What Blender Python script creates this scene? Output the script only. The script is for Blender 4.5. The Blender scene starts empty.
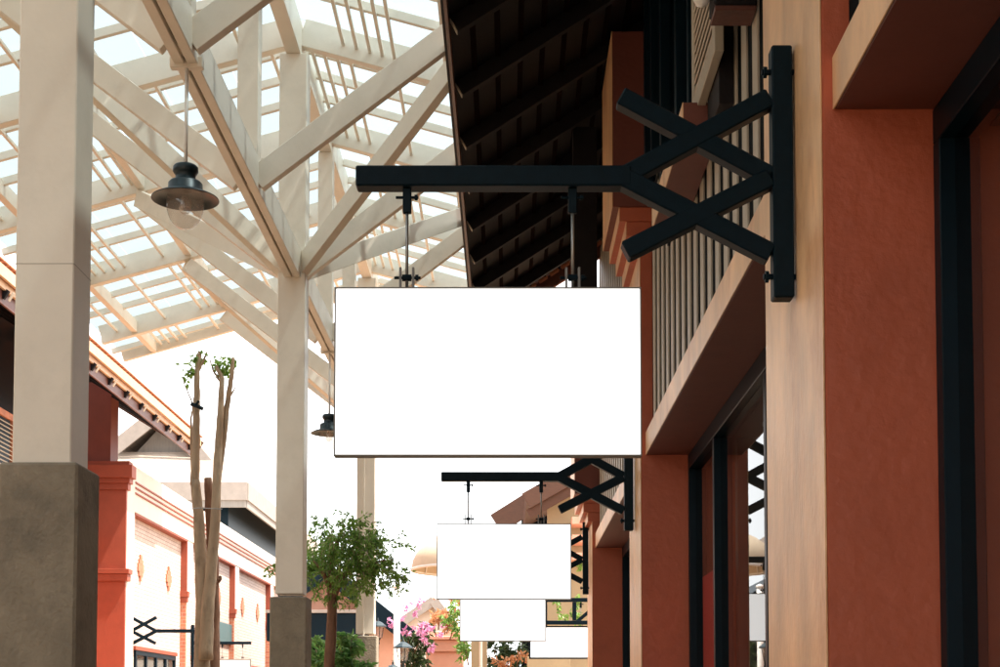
import bpy, math, random
from mathutils import Vector, Matrix
R = math.radians
random.seed(7)
sc = bpy.context.scene
E = 1.6                      # eye height; "Z" below is measured from the eye, world z = Z + E

# ------------------------------------------------------------------ camera
FPX, TH, PX = 1450.0, R(3.0), 508.0
PY = 709.0 - FPX * math.tan(TH)
cam = bpy.data.cameras.new('camera'); co = bpy.data.objects.new('camera', cam)
sc.collection.objects.link(co); sc.camera = co
cam.sensor_width = 36; cam.lens = FPX / 1000 * 36
cam.shift_x = -(PX - 500) / 1000; cam.shift_y = (PY - 333.5) / 1000
cam.clip_start = 0.05; cam.clip_end = 3000
co.location = (0, 0, E); co.rotation_euler = (R(90) + TH, 0, 0)

# ------------------------------------------------------------------ world, sun, exposure
SUN_EL, SUN_AZ = R(64), R(102)      # azimuth clockwise from +Y (street axis): right, slightly behind the camera
w = bpy.data.worlds.new('World'); sc.world = w; w.use_nodes = True
nt = w.node_tree; bg = nt.nodes['Background']
sky = nt.nodes.new('ShaderNodeTexSky'); sky.sky_type = 'NISHITA'; sky.sun_disc = False
sky.sun_elevation = SUN_EL; sky.sun_rotation = SUN_AZ
sky.air_density = 1.0; sky.dust_density = 6.0; sky.ozone_density = 0.6
# thin bright overcast: an even white cloud veil over the clear sky
tc = nt.nodes.new('ShaderNodeTexCoord'); cn = nt.nodes.new('ShaderNodeTexNoise'); cn.inputs['Scale'].default_value = 2.2; cn.inputs['Detail'].default_value = 5
nt.links.new(tc.outputs['Generated'], cn.inputs['Vector'])
cr = nt.nodes.new('ShaderNodeValToRGB'); cr.color_ramp.elements[0].position = .3; cr.color_ramp.elements[1].position = .7
cr.color_ramp.elements[0].color = (6.3, 6.5, 6.6, 1); cr.color_ramp.elements[1].color = (7.2, 7.25, 7.2, 1)
nt.links.new(cn.outputs['Fac'], cr.inputs[0])
cm = nt.nodes.new('ShaderNodeMixRGB'); cm.inputs[0].default_value = .88
nt.links.new(sky.outputs[0], cm.inputs[1]); nt.links.new(cr.outputs[0], cm.inputs[2])
nt.links.new(cm.outputs[0], bg.inputs[0]); bg.inputs[1].default_value = 0.15
sun = bpy.data.lights.new('sun', 'SUN'); so = bpy.data.objects.new('sun', sun); sc.collection.objects.link(so)
sun.energy = 4.8; sun.angle = R(1.2); sun.color = (1, .94, .84)
d = Vector((math.sin(SUN_AZ) * math.cos(SUN_EL), math.cos(SUN_AZ) * math.cos(SUN_EL), math.sin(SUN_EL)))
so.rotation_euler = (-d).to_track_quat('-Z', 'Y').to_euler()
vs = sc.view_settings; vs.view_transform = 'Standard'; vs.look = 'None'; vs.gamma = 1; vs.exposure = 1.6
sc.render.engine = 'CYCLES'
sc.cycles.use_denoising = True
sc.cycles.max_bounces = 10; sc.cycles.diffuse_bounces = 5; sc.cycles.transparent_max_bounces = 16
sc.cycles.sample_clamp_indirect = 6

# ------------------------------------------------------------------ materials
M = {}
def mat(name, col, rough=.6, var=.08, scale=6, bump=0, bscale=60, metal=0, spec=.5, dark=None, dscale=2.5, damt=.0, emit=0, stretch=(1, 1, 1), coat=0):
    m = bpy.data.materials.new(name); m.use_nodes = True
    n = m.node_tree.nodes; l = m.node_tree.links; b = n['Principled BSDF']
    b.inputs['Roughness'].default_value = rough; b.inputs['Metallic'].default_value = metal
    b.inputs['Specular IOR Level'].default_value = spec
    if coat: b.inputs['Coat Weight'].default_value = coat; b.inputs['Coat Roughness'].default_value = .25
    geo = n.new('ShaderNodeNewGeometry'); mp = n.new('ShaderNodeMapping'); mp.inputs['Scale'].default_value = stretch
    l.new(geo.outputs['Position'], mp.inputs['Vector'])
    nz = n.new('ShaderNodeTexNoise'); nz.inputs['Scale'].default_value = scale; nz.inputs['Detail'].default_value = 7
    nz.inputs['Roughness'].default_value = .65
    l.new(mp.outputs[0], nz.inputs['Vector'])
    rp = n.new('ShaderNodeValToRGB'); rp.color_ramp.elements[0].position = .3; rp.color_ramp.elements[1].position = .7
    rp.color_ramp.elements[0].color = tuple(c * (1 - var) for c in col) + (1,)
    rp.color_ramp.elements[1].color = tuple(min(1, c * (1 + var)) for c in col) + (1,)
    l.new(nz.outputs['Fac'], rp.inputs[0]); out = rp.outputs[0]
    if dark:
        n2 = n.new('ShaderNodeTexNoise'); n2.inputs['Scale'].default_value = dscale; n2.inputs['Detail'].default_value = 9
        n2.inputs['Roughness'].default_value = .7
        l.new(mp.outputs[0], n2.inputs['Vector'])
        r2 = n.new('ShaderNodeMapRange'); r2.inputs[1].default_value = .52; r2.inputs[2].default_value = .72
        r2.inputs[3].default_value = 0; r2.inputs[4].default_value = damt
        l.new(n2.outputs['Fac'], r2.inputs[0])
        mx = n.new('ShaderNodeMixRGB'); mx.inputs[2].default_value = (*dark, 1)
        l.new(r2.outputs[0], mx.inputs[0]); l.new(out, mx.inputs[1]); out = mx.outputs[0]
    l.new(out, b.inputs['Base Color'])
    if bump:
        nb = n.new('ShaderNodeTexNoise'); nb.inputs['Scale'].default_value = bscale; nb.inputs['Detail'].default_value = 6
        l.new(mp.outputs[0], nb.inputs['Vector'])
        bp = n.new('ShaderNodeBump'); bp.inputs['Strength'].default_value = bump; bp.inputs['Distance'].default_value = .01
        l.new(nb.outputs['Fac'], bp.inputs['Height']); l.new(bp.outputs[0], b.inputs['Normal'])
    if emit:
        l.new(out, b.inputs['Emission Color']); b.inputs['Emission Strength'].default_value = emit
    M[name] = m; return m

mat('cream', (.80, .725, .62), .45, .04, 3, .08, 30, dark=(.52, .46, .37), dscale=1.4, damt=.35)
mat('concrete', (.25, .21, .155), .85, .22, 5, .9, 40, dark=(.08, .07, .06), dscale=3, damt=.6)
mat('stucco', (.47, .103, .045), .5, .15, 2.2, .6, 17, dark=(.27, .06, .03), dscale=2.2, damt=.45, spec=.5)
mat('ledge', (.15, .045, .030), .6, .08, 6, .12, 30)  # base colour darkened to stand in for soffit shade
mat('maroonshade', (.15, .036, .023), .6, .12, 3, .3, 26)  # upper piers: stucco darkened, under-eave shade put into the colour
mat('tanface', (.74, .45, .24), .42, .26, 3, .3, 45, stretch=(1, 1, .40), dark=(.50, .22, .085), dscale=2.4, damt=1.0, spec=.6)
mat('fasciatan', (.52, .32, .18), .5, .15, 5, .1, 30)
mat('steel', (.0012, .0095, .0165), .5, .2, 20, .1, 120, spec=.12)
mat('frame', (.0011, .0085, .015), .42, .15, 10, spec=.14)
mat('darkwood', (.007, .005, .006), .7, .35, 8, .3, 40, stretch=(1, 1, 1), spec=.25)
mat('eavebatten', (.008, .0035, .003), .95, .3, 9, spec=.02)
mat('redwood', (.10, .03, .017), .5, .25, 9, .2, 40)
mat('tile', (.42, .15, .07), .65, .3, 5, .3, 30)
mat('slat', (.42, .36, .28), .5, .12, 4, .1, 40, dark=(.25, .2, .15), dscale=2, damt=.4)
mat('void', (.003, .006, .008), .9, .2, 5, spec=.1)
mat('signglow', (.86, .86, .855), .45, .01, 3, emit=.62)  # emission added so the sign boards read pure white
mat('signplain', (.80, .79, .75), .5, .03, 3)
mat('alu', (.20, .195, .185), .5, .06, 30, metal=.2)
mat('rod', (.30, .31, .31), .35, .1, 30, metal=.8)
mat('whitepaint', (.80, .78, .74), .4, .03, 5)
mat('plaster', (.62, .54, .47), .7, .05, 2, .2, 30, dark=(.6, .5, .42), damt=.3)
mat('redtrim', (.26, .05, .022), .6, .1, 4, .2, 30)
mat('brickred', (.42, .14, .075), .75, .25, 9, .3, 30)
mat('greyroof', (.25, .215, .19), .7, .12, 3, .2, 20)
mat('greyboard', (.22, .20, .18), .7, .15, 2, .1, 20, stretch=(6, 6, .6))
mat('pinkwall', (.62, .33, .24), .75, .08, 2, .3, 30)
mat('creamwall', (.36, .29, .18), .75, .08, 2, .2, 30, dark=(.35, .28, .18), damt=.5)
mat('brownboard', (.075, .032, .018), .8, .2, 3, .2, 30, stretch=(3, 3, 12))
mat('bark', (.34, .25, .17), .8, .35, 10, .8, 40, stretch=(1, 1, .35), dark=(.16, .11, .08), dscale=5, damt=.7)
mat('barkdark', (.20, .10, .06), .85, .35, 12, .8, 40, stretch=(1, 1, .4))
mat('ground', (.37, .25, .155), .8, .12, 1.2, .3, 20, dark=(.24, .17, .11), dscale=.6, damt=.5)
mat('teal', (.045, .10, .105), .5, .05, 3)
mat('redposter', (.80, .02, .04), .4, .03, 3)
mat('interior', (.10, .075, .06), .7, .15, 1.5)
mat('canvas', (.52, .42, .30), .8, .06, 4)
mat('lampmetal', (.006, .019, .026), .4, .15, 20, metal=.2)
mat('flower', (.72, .16, .42), .6, .3, 20)
mat('flowerorange', (.60, .25, .10), .6, .3, 20)
mat('downlight', (1, .93, .80), .5, 0, 1, emit=3.0)

def leafmat(name, c1, c2):
    m = bpy.data.materials.new(name); m.use_nodes = True; n = m.node_tree.nodes; l = m.node_tree.links
    b = n['Principled BSDF']; b.inputs['Roughness'].default_value = .45
    g = n.new('ShaderNodeNewGeometry'); rp = n.new('ShaderNodeValToRGB')
    rp.color_ramp.elements[0].color = (*c1, 1); rp.color_ramp.elements[1].color = (*c2, 1)
    l.new(g.outputs['Random Per Island'], rp.inputs[0]); l.new(rp.outputs[0], b.inputs['Base Color'])
    tr = n.new('ShaderNodeBsdfTranslucent'); l.new(rp.outputs[0], tr.inputs[0])
    mx = n.new('ShaderNodeMixShader'); mx.inputs[0].default_value = .5
    l.new(b.outputs[0], mx.inputs[1]); l.new(tr.outputs[0], mx.inputs[2]); l.new(mx.outputs[0], n['Material Output'].inputs[0])
    M[name] = m
leafmat('leaf', (.09, .21, .03), (.30, .47, .11))
leafmat('leafbright', (.06, .17, .035), (.16, .30, .08))
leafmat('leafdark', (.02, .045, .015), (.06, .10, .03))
leafmat('petal', (.50, .14, .34), (.80, .45, .62))
leafmat('leaforange', (.50, .20, .09), (.62, .36, .18))

def panelmat():
    m = bpy.data.materials.new('panel'); m.use_nodes = True; n = m.node_tree.nodes; l = m.node_tree.links
    n.remove(n['Principled BSDF'])
    t = n.new('ShaderNodeBsdfTransparent'); t.inputs[0].default_value = (.53, .59, .61, 1)
    s = n.new('ShaderNodeBsdfTranslucent'); s.inputs[0].default_value = (.42, .47, .49, 1)
    df = n.new('ShaderNodeBsdfDiffuse'); df.inputs[0].default_value = (.60, .64, .66, 1)
    a = n.new('ShaderNodeMixShader'); a.inputs[0].default_value = .3
    b = n.new('ShaderNodeMixShader'); b.inputs[0].default_value = .36
    l.new(s.outputs[0], a.inputs[1]); l.new(df.outputs[0], a.inputs[2])
    l.new(t.outputs[0], b.inputs[1]); l.new(a.outputs[0], b.inputs[2]); l.new(b.outputs[0], n['Material Output'].inputs[0])
    M['panel'] = m
panelmat()
def glassmat(name, tint, ior=1.5):
    m = bpy.data.materials.new(name); m.use_nodes = True; n = m.node_tree.nodes; l = m.node_tree.links
    n.remove(n['Principled BSDF'])
    t = n.new('ShaderNodeBsdfTransparent'); t.inputs[0].default_value = (*tint, 1)
    g = n.new('ShaderNodeBsdfGlossy'); g.inputs['Roughness'].default_value = .01
    fr = n.new('ShaderNodeFresnel'); fr.inputs[0].default_value = ior
    mx = n.new('ShaderNodeMixShader')
    gg = n.new('ShaderNodeNewGeometry'); inv = n.new('ShaderNodeMath'); inv.operation = 'SUBTRACT'; inv.inputs[0].default_value = 1
    l.new(gg.outputs['Backfacing'], inv.inputs[1]); ml = n.new('ShaderNodeMath'); ml.operation = 'MULTIPLY'
    l.new(fr.outputs[0], ml.inputs[0]); l.new(inv.outputs[0], ml.inputs[1])
    l.new(ml.outputs[0], mx.inputs[0]); l.new(t.outputs[0], mx.inputs[1]); l.new(g.outputs[0], mx.inputs[2])
    l.new(mx.outputs[0], n['Material Output'].inputs[0]); M[name] = m
glassmat('glass', (.84, .86, .85), 1.6)
glassmat('globe', (.93, .90, .87), 1.8)
gm = M['globe'].node_tree; gt = gm.nodes.new('ShaderNodeBsdfTranslucent'); gt.inputs[0].default_value = (.85, .80, .76, 1)
g2 = gm.nodes.new('ShaderNodeMixShader'); g2.inputs[0].default_value = .16
gs = gm.nodes['Material Output'].inputs[0].links[0].from_socket
gm.links.new(gs, g2.inputs[1]); gm.links.new(gt.outputs[0], g2.inputs[2]); gm.links.new(g2.outputs[0], gm.nodes['Material Output'].inputs[0])

def brickmat(name, c1, c2, mortar, bw=.24, bh=.075, rot=True):
    m = mat(name, c1, .75); n = m.node_tree.nodes; l = m.node_tree.links; b = n['Principled BSDF']
    g = n.new('ShaderNodeNewGeometry'); sx = n.new('ShaderNodeSeparateXYZ'); cx = n.new('ShaderNodeCombineXYZ')
    l.new(g.outputs['Position'], sx.inputs[0])
    ad = n.new('ShaderNodeMath'); l.new(sx.outputs[0], ad.inputs[0]); l.new(sx.outputs[1], ad.inputs[1])
    l.new(ad.outputs[0], cx.inputs[0]); l.new(sx.outputs[2], cx.inputs[1])
    br = n.new('ShaderNodeTexBrick'); br.inputs['Scale'].default_value = 1
    br.inputs['Brick Width'].default_value = bw; br.inputs['Row Height'].default_value = bh
    br.inputs['Mortar Size'].default_value = .008; br.inputs['Mortar Smooth'].default_value = .3
    br.inputs['Color1'].default_value = (*c1, 1); br.inputs['Color2'].default_value = (*c2, 1); br.inputs['Mortar'].default_value = (*mortar, 1)
    l.new(cx.outputs[0], br.inputs[0]); l.new(br.outputs[0], b.inputs['Base Color'])
    bp = n.new('ShaderNodeBump'); bp.invert = True; bp.inputs['Strength'].default_value = .6; bp.inputs['Distance'].default_value = .01
    l.new(br.outputs['Fac'], bp.inputs['Height']); l.new(bp.outputs[0], b.inputs['Normal'])
brickmat('whitebrick', (.53, .42, .365), (.46, .355, .30), (.26, .17, .14), .27, .10)
brickmat('orangebrick', (.46, .17, .09), (.38, .12, .07), (.42, .28, .2), .27, .10)
brickmat('rooftiles', (.36, .29, .235), (.31, .25, .20), (.18, .14, .11), .35, .22)

# ------------------------------------------------------------------ builders
W = {}
COL = sc.collection
CACHE = {}
def new(name, data, m, parent=None, mw=None, **props):
    o = bpy.data.objects.new(name, data); COL.objects.link(o)
    mw = mw or Matrix.Identity(4); W[o.name] = mw
    if parent is not None:
        o.parent = parent; o.matrix_local = W[parent.name].inverted() @ mw
    else: o.matrix_world = mw
    if m and data is not None and not data.materials: data.materials.append(M[m])
    for k, v in props.items(): o[k] = v
    return o
def thing(name, label, cat, loc, group=None, rz=0):
    mw = Matrix.Translation(Vector(loc)) @ Matrix.Rotation(rz, 4, 'Z')
    o = new(name, None, None, None, mw); o.empty_display_size = .1
    o['label'] = label; o['category'] = cat
    if group: o['group'] = group
    return o
def mesh(name, vs_, fs, m=None, smooth=False):
    me = bpy.data.meshes.new(name); me.from_pydata([tuple(v) for v in vs_], [], fs); me.update()
    if m: me.materials.append(M[m])
    if smooth: me.polygons.foreach_set('use_smooth', [True] * len(me.polygons))
    return me
def boxdata(a, b, c, bev=0.004):
    """chamfered box a x b x c centred on 0"""
    x, y, z = a / 2, b / 2, c / 2; e = min(bev, x * .4, y * .4, z * .4)
    V, F = [], []; idx = {}
    for sx in (-1, 1):
        for sy in (-1, 1):
            for sz in (-1, 1):
                for k in range(3):
                    p = [x - e, y - e, z - e]; p[k] += e
                    idx[sx, sy, sz, k] = len(V); V.append((sx * p[0], sy * p[1], sz * p[2]))
    S = (-1, 1)
    for k in range(3):
        i, j = (k + 1) % 3, (k + 2) % 3
        for s in S:
            f = []
            for (u, v) in ((-1, -1), (1, -1), (1, 1), (-1, 1)):
                q = [0, 0, 0]; q[k] = s; q[i] = u; q[j] = v; f.append(idx[(*q, k)])
            F.append(f if s > 0 else f[::-1])
        for u in S:
            for v in S:      # edge along axis k
                q0 = [0, 0, 0]; q0[k] = -1; q0[i] = u; q0[j] = v; q1 = list(q0); q1[k] = 1
                f = [idx[(*q0, i)], idx[(*q1, i)], idx[(*q1, j)], idx[(*q0, j)]]
                F.append(f if u * v < 0 else f[::-1])
    for sx in S:
        for sy in S:
            for sz in S:
                f = [idx[sx, sy, sz, k] for k in range(3)]
                F.append(f if sx * sy * sz > 0 else f[::-1])
    return V, F
def boxmesh(a, b, c, m, bev=.004):
    key = (round(a, 3), round(b, 3), round(c, 3), m, bev)
    if key not in CACHE:
        V, F = boxdata(a, b, c, bev); CACHE[key] = mesh('box', V, F, m)
    return CACHE[key]
def box(name, p0, p1, m, parent=None, bev=.004, **props):
    """box between two world corners (z given in world metres)"""
    a = Vector(p0); b = Vector(p1); c = (a + b) / 2; s = b - a
    return new(name, boxmesh(abs(s.x), abs(s.y), abs(s.z), m, bev), m, parent, Matrix.Translation(c), **props)
def frame_dir(p0, p1, up=(0, 0, 1)):
    x = (Vector(p1) - Vector(p0)).normalized(); u = Vector(up)
    if abs(x.dot(u)) > .999: u = Vector((0, 1, 0))
    y = u.cross(x).normalized(); z = x.cross(y)
    return Matrix(((x.x, y.x, z.x, 0), (x.y, y.y, z.y, 0), (x.z, y.z, z.z, 0), (0, 0, 0, 1)))
def bar(name, p0, p1, wd, ht, m, parent=None, bev=.004, up=(0, 0, 1), **props):
    p0 = Vector(p0); p1 = Vector(p1); L = (p1 - p0).length
    mw = Matrix.Translation((p0 + p1) / 2) @ frame_dir(p0, p1, up)
    return new(name, boxmesh(L, wd, ht, m, bev), m, parent, mw, **props)
class MB:
    def __init__(s): s.v = []; s.f = []
    def add(s, V, F, mw=None):
        n = len(s.v); s.v += [tuple((mw @ Vector(p)) if mw else p) for p in V]; s.f += [[i + n for i in q] for q in F]
    def box(s, p0, p1, bev=.004):
        a = Vector(p0); b = Vector(p1); c = (a + b) / 2; d_ = b - a
        s.add(*boxdata(abs(d_.x), abs(d_.y), abs(d_.z), bev), Matrix.Translation(c))
    def bar(s, p0, p1, wd, ht, bev=.004, up=(0, 0, 1)):
        p0 = Vector(p0); p1 = Vector(p1)
        s.add(*boxdata((p1 - p0).length, wd, ht, bev), Matrix.Translation((p0 + p1) / 2) @ frame_dir(p0, p1, up))
    def tube(s, pts, rad, n=10, cap=True, jit=0):
        pts = [Vector(p) for p in pts]; base = len(s.v)
        for i, p in enumerate(pts):
            t = (pts[min(i + 1, len(pts) - 1)] - pts[max(i - 1, 0)]).normalized()
            u = Vector((1, 0, 0)) if abs(t.x) < .9 else Vector((0, 1, 0))
            a = t.cross(u).normalized(); b = t.cross(a)
            r = rad[i] if isinstance(rad, (list, tuple)) else rad
            for k in range(n):
                q = 2 * math.pi * k / n; rr = r * (1 + random.uniform(-jit, jit))
                s.v.append(tuple(p + (a * math.cos(q) + b * math.sin(q)) * rr))
        for i in range(len(pts) - 1):
            for k in range(n):
                k2 = (k + 1) % n; s.f.append([base + i * n + k, base + i * n + k2, base + (i + 1) * n + k2, base + (i + 1) * n + k])
        if cap:
            s.f.append([base + k for k in range(n)][::-1]); s.f.append([base + (len(pts) - 1) * n + k for k in range(n)])
    def lathe(s, prof, n=40, c=(0, 0, 0)):
        base = len(s.v); c = Vector(c)
        for (r, z) in prof:
            for k in range(n):
                q = 2 * math.pi * k / n; s.v.append(tuple(c + Vector((r * math.cos(q), r * math.sin(q), z))))
        for i in range(len(prof) - 1):
            for k in range(n):
                k2 = (k + 1) % n; s.f.append([base + i * n + k, base + i * n + k2, base + (i + 1) * n + k2, base + (i + 1) * n + k])
    def leaf(s, p, ln, wd, dirv, nrm):
        dirv = dirv.normalized(); sd = dirv.cross(nrm).normalized() * wd / 2; n = len(s.v)
        up = sd.cross(dirv).normalized() * ln * .12
        for q in (p, p + dirv * ln * .45 + sd + up, p + dirv * ln, p + dirv * ln * .45 - sd + up): s.v.append(tuple(q))
        s.f.append([n, n + 1, n + 2, n + 3])
    def build(s, name, m, parent=None, smooth=False, mw=None, **props):
        V = s.v
        if mw is not None or parent is not None:
            mw = mw or W[parent.name]; inv = mw.inverted(); V = [inv @ Vector(p) for p in V]
        return new(name, mesh(name, V, s.f, m, smooth), m, parent, mw, **props)
def at(x, y, Y):
    """point at depth Y seen at photograph position x, y (world metres)"""
    t = math.tan(TH + math.atan((PY - y) / FPX))
    return Vector(((x - PX) / FPX * (math.cos(TH) + t * math.sin(TH)) * Y, Y, t * Y + E))
def rv(): return Vector((random.gauss(0, 1), random.gauss(0, 1), random.gauss(0, 1))).normalized()

# ------------------------------------------------------------------ ground
me = mesh('ground', [(-400, -200, 0), (400, -200, 0), (400, 900, 0), (-400, 900, 0)], [[0, 1, 2, 3]], 'ground')
new('ground', me, None, kind='structure')
box('pavement', (.95, -6, .001), (1.6, 26, .12), 'concrete', kind='structure')

# ------------------------------------------------------------------ right shop building
SB = thing('shop_building', 'long terracotta red shop building with deep piers and dark eaves on the right', 'building', (3, 12, 0))
PN = [5.2 - 7.22, 5.2, 12.42, 19.64]; YB = -24; PL = 1.15; PF = 1.15          # near edges, length, street face X
BT = 2.19 + E; BTOP = 2.385 + E                                     # ledge beam
EX, EZ, SL = -.435, 5.2 + E, .65                                     # eave
def roofz(x): return EZ + SL * (x - EX)
def topz(x): return roofz(x) - .16
for k, yn in enumerate(PN):
    zt = topz(PF - .26) if k < 3 else 4.2 + E
    p = box('pier', (PF, yn, 0), (2.2, yn + PL, zt), 'stucco', SB, .006)
    z0 = 3.98 + E if k < 3 else 2.55 + E
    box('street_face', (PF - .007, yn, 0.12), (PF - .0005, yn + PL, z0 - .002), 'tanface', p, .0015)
    for i in range(4):                                               # stepped corbels carrying the wider upper pier
        x0 = PF - .06 * (i + 1)
        zb = z0 + .125 * i
        zz = zb + .128 if i < 3 else (topz(x0) if k < 3 else zb + 1.4)
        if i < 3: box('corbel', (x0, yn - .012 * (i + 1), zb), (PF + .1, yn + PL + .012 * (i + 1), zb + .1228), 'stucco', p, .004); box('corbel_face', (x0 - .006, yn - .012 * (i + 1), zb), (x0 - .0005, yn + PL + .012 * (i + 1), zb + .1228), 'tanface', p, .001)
        else: box('upper_pier', (x0, yn - .045, zb), (PF + .1, yn + PL + .045, zz), 'maroonshade', p, .006); box('street_face', (x0 - .006, yn - .045, zb), (x0 - .0005, yn + PL + .045, zz), 'tanface', p, .001)
def bay(y0, y1, rich=False):
    b = box('ledge_beam', (PF + .045, y0 + .002, BT), (1.75, y1 - .002, BTOP), 'ledge', SB, .006)
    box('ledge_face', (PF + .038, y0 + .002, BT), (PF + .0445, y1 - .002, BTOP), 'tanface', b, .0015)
    # window: frame, mullions, panes
    fx0, fx1 = 1.552, 1.70
    wf = MB(); zt = BT - .003
    wf.box((fx0, y0 + .003, zt - .13), (fx1, y1 - .003, zt)); wf.box((fx0, y0 + .003, .12), (fx1, y1 - .003, .24))
    wf.box((fx0, y0 + .003, .24), (fx1, y0 + .08, zt - .13)); wf.box((fx0, y1 - .08, .24), (fx1, y1 - .003, zt - .13))
    wfo = wf.build('window_frame', 'frame', SB)
    n = 3; ys = [y0 + .08, y1 - 3.7, y1 - 1.5, y1 - .08]
    for i in range(1, n): box('mullion', (fx0 + .004, ys[i] - .04, .242), (fx1 - .004, ys[i] + .04, zt - .132), 'frame', wfo)
    for i in range(n):
        box('pane', (fx0 + .056, ys[i] + (.041 if i else .001), .243), (fx0 + .064, ys[i + 1] - (.041 if i < n - 1 else .001), zt - .133), 'glass', wfo, .0005)
    # cladding boards above
    yb = y0 + .02; zc = topz(1.28)
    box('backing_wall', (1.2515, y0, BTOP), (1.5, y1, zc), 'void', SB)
    while yb < y1 - .1:
        box('board', (1.236, yb, BTOP + .003), (1.251, yb + .14, zc), 'slat', SB, .004)
        yb += .335
for k in range(3): bay(PN[k] + PL, PN[k + 1], k == 1)
# sill ledge, open louvred shutter, dark window and wall light over the middle bay
LX = 1.02
led = box('window_ledge', (LX, 8.25, 3.36 + E), (1.234, 10.05, 3.52 + E), 'ledge', SB)
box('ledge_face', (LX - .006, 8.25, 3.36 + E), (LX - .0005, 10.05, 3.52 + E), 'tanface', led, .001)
for wa, wb, wz_, st_ in ((8.99, 10.9, 3.53, ((8.9, 8.98), (9.55, 9.66), (10.5, 10.62))), (10.91, 12.38, 4.35, ((11.2, 11.3), (11.75, 11.83)))):
    upf = box('upper_window', (1.215, wa, wz_ + E), (1.233, wb, 5.9 + E), 'frame', SB, .001)
    for a, b in st_: box('stile', (1.13, a, wz_ + E), (1.213, b, 5.9 + E), 'frame', upf)
    ed = [wa] + [v for q in st_ if q[0] > wa for v in q] + [wb]
    for a, b in zip(ed[::2], ed[1::2]): box('pane', (1.195, a + .004, wz_ + .02 + E), (1.205, b - .004, 5.9 + E), 'glass', upf, .001)
sh = MB(); sx0, sx1, sy0, sy1, sz0, sz1 = 1.10, 1.15, 7.55, 8.5, 3.50 + E, 5.6 + E
for q in ((sy0, sy0 + .09), (sy1 - .09, sy1)): sh.box((sx0, q[0], sz0), (sx1, q[1], sz1))
sh.box((sx0, sy0 + .09, sz0), (sx1, sy1 - .09, sz0 + .12))
shut = sh.build('shutter', 'slat', SB)
z = sz0 + .15
while z < sz1 - .05:
    bar('louvre', (1.125, sy0 + .09, z), (1.125, sy1 - .09, z), .055, .012, 'slat', shut, .002, up=(-.6, 0, .8)); z += .062
box('shutter_bracket', (1.152, 7.75, 3.3 + E), (1.233, 8.2, 4.9 + E), 'darkwood', SB)
WLT = thing('wall_light', 'dark box shaped wall light high on the slatted wall above the nearest sign bracket', 'wall light', (1.13, 7.1, 3.38 + E))
box('housing', (1.02, 7.0, 3.48 + E), (1.234, 7.18, 3.95 + E), 'darkwood', WLT, .01)
box('underside_board', (1.025, 7.005, 3.455 + E), (1.23, 7.175, 3.479 + E), 'redwood', WLT, .003)
dfm = MB(); dfm.lathe([(.0, -.07), (.03, -.062), (.045, -.03), (.045, .05), (.03, .08), (0, .085)], 20, (.975, 7.12, 3.60 + E))
dfm.build('diffuser', 'whitepaint', WLT, True)
# room behind the shop windows
box('unseen_street_wall', (1.2, YB, 0), (1.4, PN[0] - .002, topz(1.2)), 'concrete', SB)  # unseen wall behind the camera, added to cut sky light
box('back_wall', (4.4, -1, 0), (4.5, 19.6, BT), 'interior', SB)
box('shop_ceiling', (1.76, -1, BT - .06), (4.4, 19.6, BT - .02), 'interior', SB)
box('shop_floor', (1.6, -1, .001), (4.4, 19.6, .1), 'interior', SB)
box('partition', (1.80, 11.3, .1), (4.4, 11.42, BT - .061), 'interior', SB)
box('end_wall', (2.2, 19.7, 0), (7.5, 19.9, 7.5 + E), 'stucco', SB)
box('rear_wall', (7.4, YB, 0), (7.5, 19.69, 7.5 + E), 'stucco', SB)
DL = thing('downlight', 'small glowing round downlight behind the shop window glass', 'light', (1.98, 11.0, BT - .08))
q = MB(); q.lathe([(0, 0), (.09, 0), (.10, -.012), (.10, .015)], 24, (1.98, 10.6, BT - .09)); q.build('trim_ring', 'whitepaint', DL, True)
q = MB(); q.lathe([(0, 0), (.085, 0)], 24, (1.98, 10.6, BT - .094)); q.build('glow_disc', 'downlight', DL)
new('poster_board', boxmesh(.012, 1.04, 1.52, 'redposter'), None, None, Matrix.Translation((1.66, 11.76, 1.96)), label='plain bright red poster board standing inside the shop window', category='poster')
# eave roof
RY0, RY1 = -24, 19.2  # roof run on unseen behind the camera to cut sky light
rf = MB(); thk = .05; xr = 6.0
V = [(EX - .03, RY0, roofz(EX - .03)), (xr, RY0, roofz(xr)), (xr, RY1, roofz(xr)), (EX - .03, RY1, roofz(EX - .03))]
V += [(x, y, z + thk) for x, y, z in V]
rf.add(V, [[0, 3, 2, 1], [4, 5, 6, 7], [0, 1, 5, 4], [1, 2, 6, 5], [2, 3, 7, 6], [3, 0, 4, 7]])
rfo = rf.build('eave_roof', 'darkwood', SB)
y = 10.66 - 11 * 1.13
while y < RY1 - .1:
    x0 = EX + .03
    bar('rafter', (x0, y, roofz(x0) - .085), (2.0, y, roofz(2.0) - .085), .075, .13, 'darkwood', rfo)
    bar('lit_rafter_end', (x0 - .006, y, roofz(x0) - .09), (x0 - .0005, y, roofz(x0 - .001) - .0865), .066, .115, 'slat', rfo, .0005)  # pale end piece paints the light on the rafter tail
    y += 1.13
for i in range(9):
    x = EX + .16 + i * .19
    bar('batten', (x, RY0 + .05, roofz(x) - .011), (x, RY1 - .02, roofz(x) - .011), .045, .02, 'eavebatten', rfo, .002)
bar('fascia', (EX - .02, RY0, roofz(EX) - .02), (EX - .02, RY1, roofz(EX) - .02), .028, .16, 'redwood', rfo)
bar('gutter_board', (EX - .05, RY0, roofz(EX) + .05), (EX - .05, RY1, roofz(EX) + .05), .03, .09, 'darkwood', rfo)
y = 9.0
while y < RY1:                                                         # tile ends along the eave
    box('tile', (EX - .075, y, roofz(EX) + .096), (EX + .1, y + .19, roofz(EX) + .118), 'tile', rfo, .006); y += .2
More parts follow.
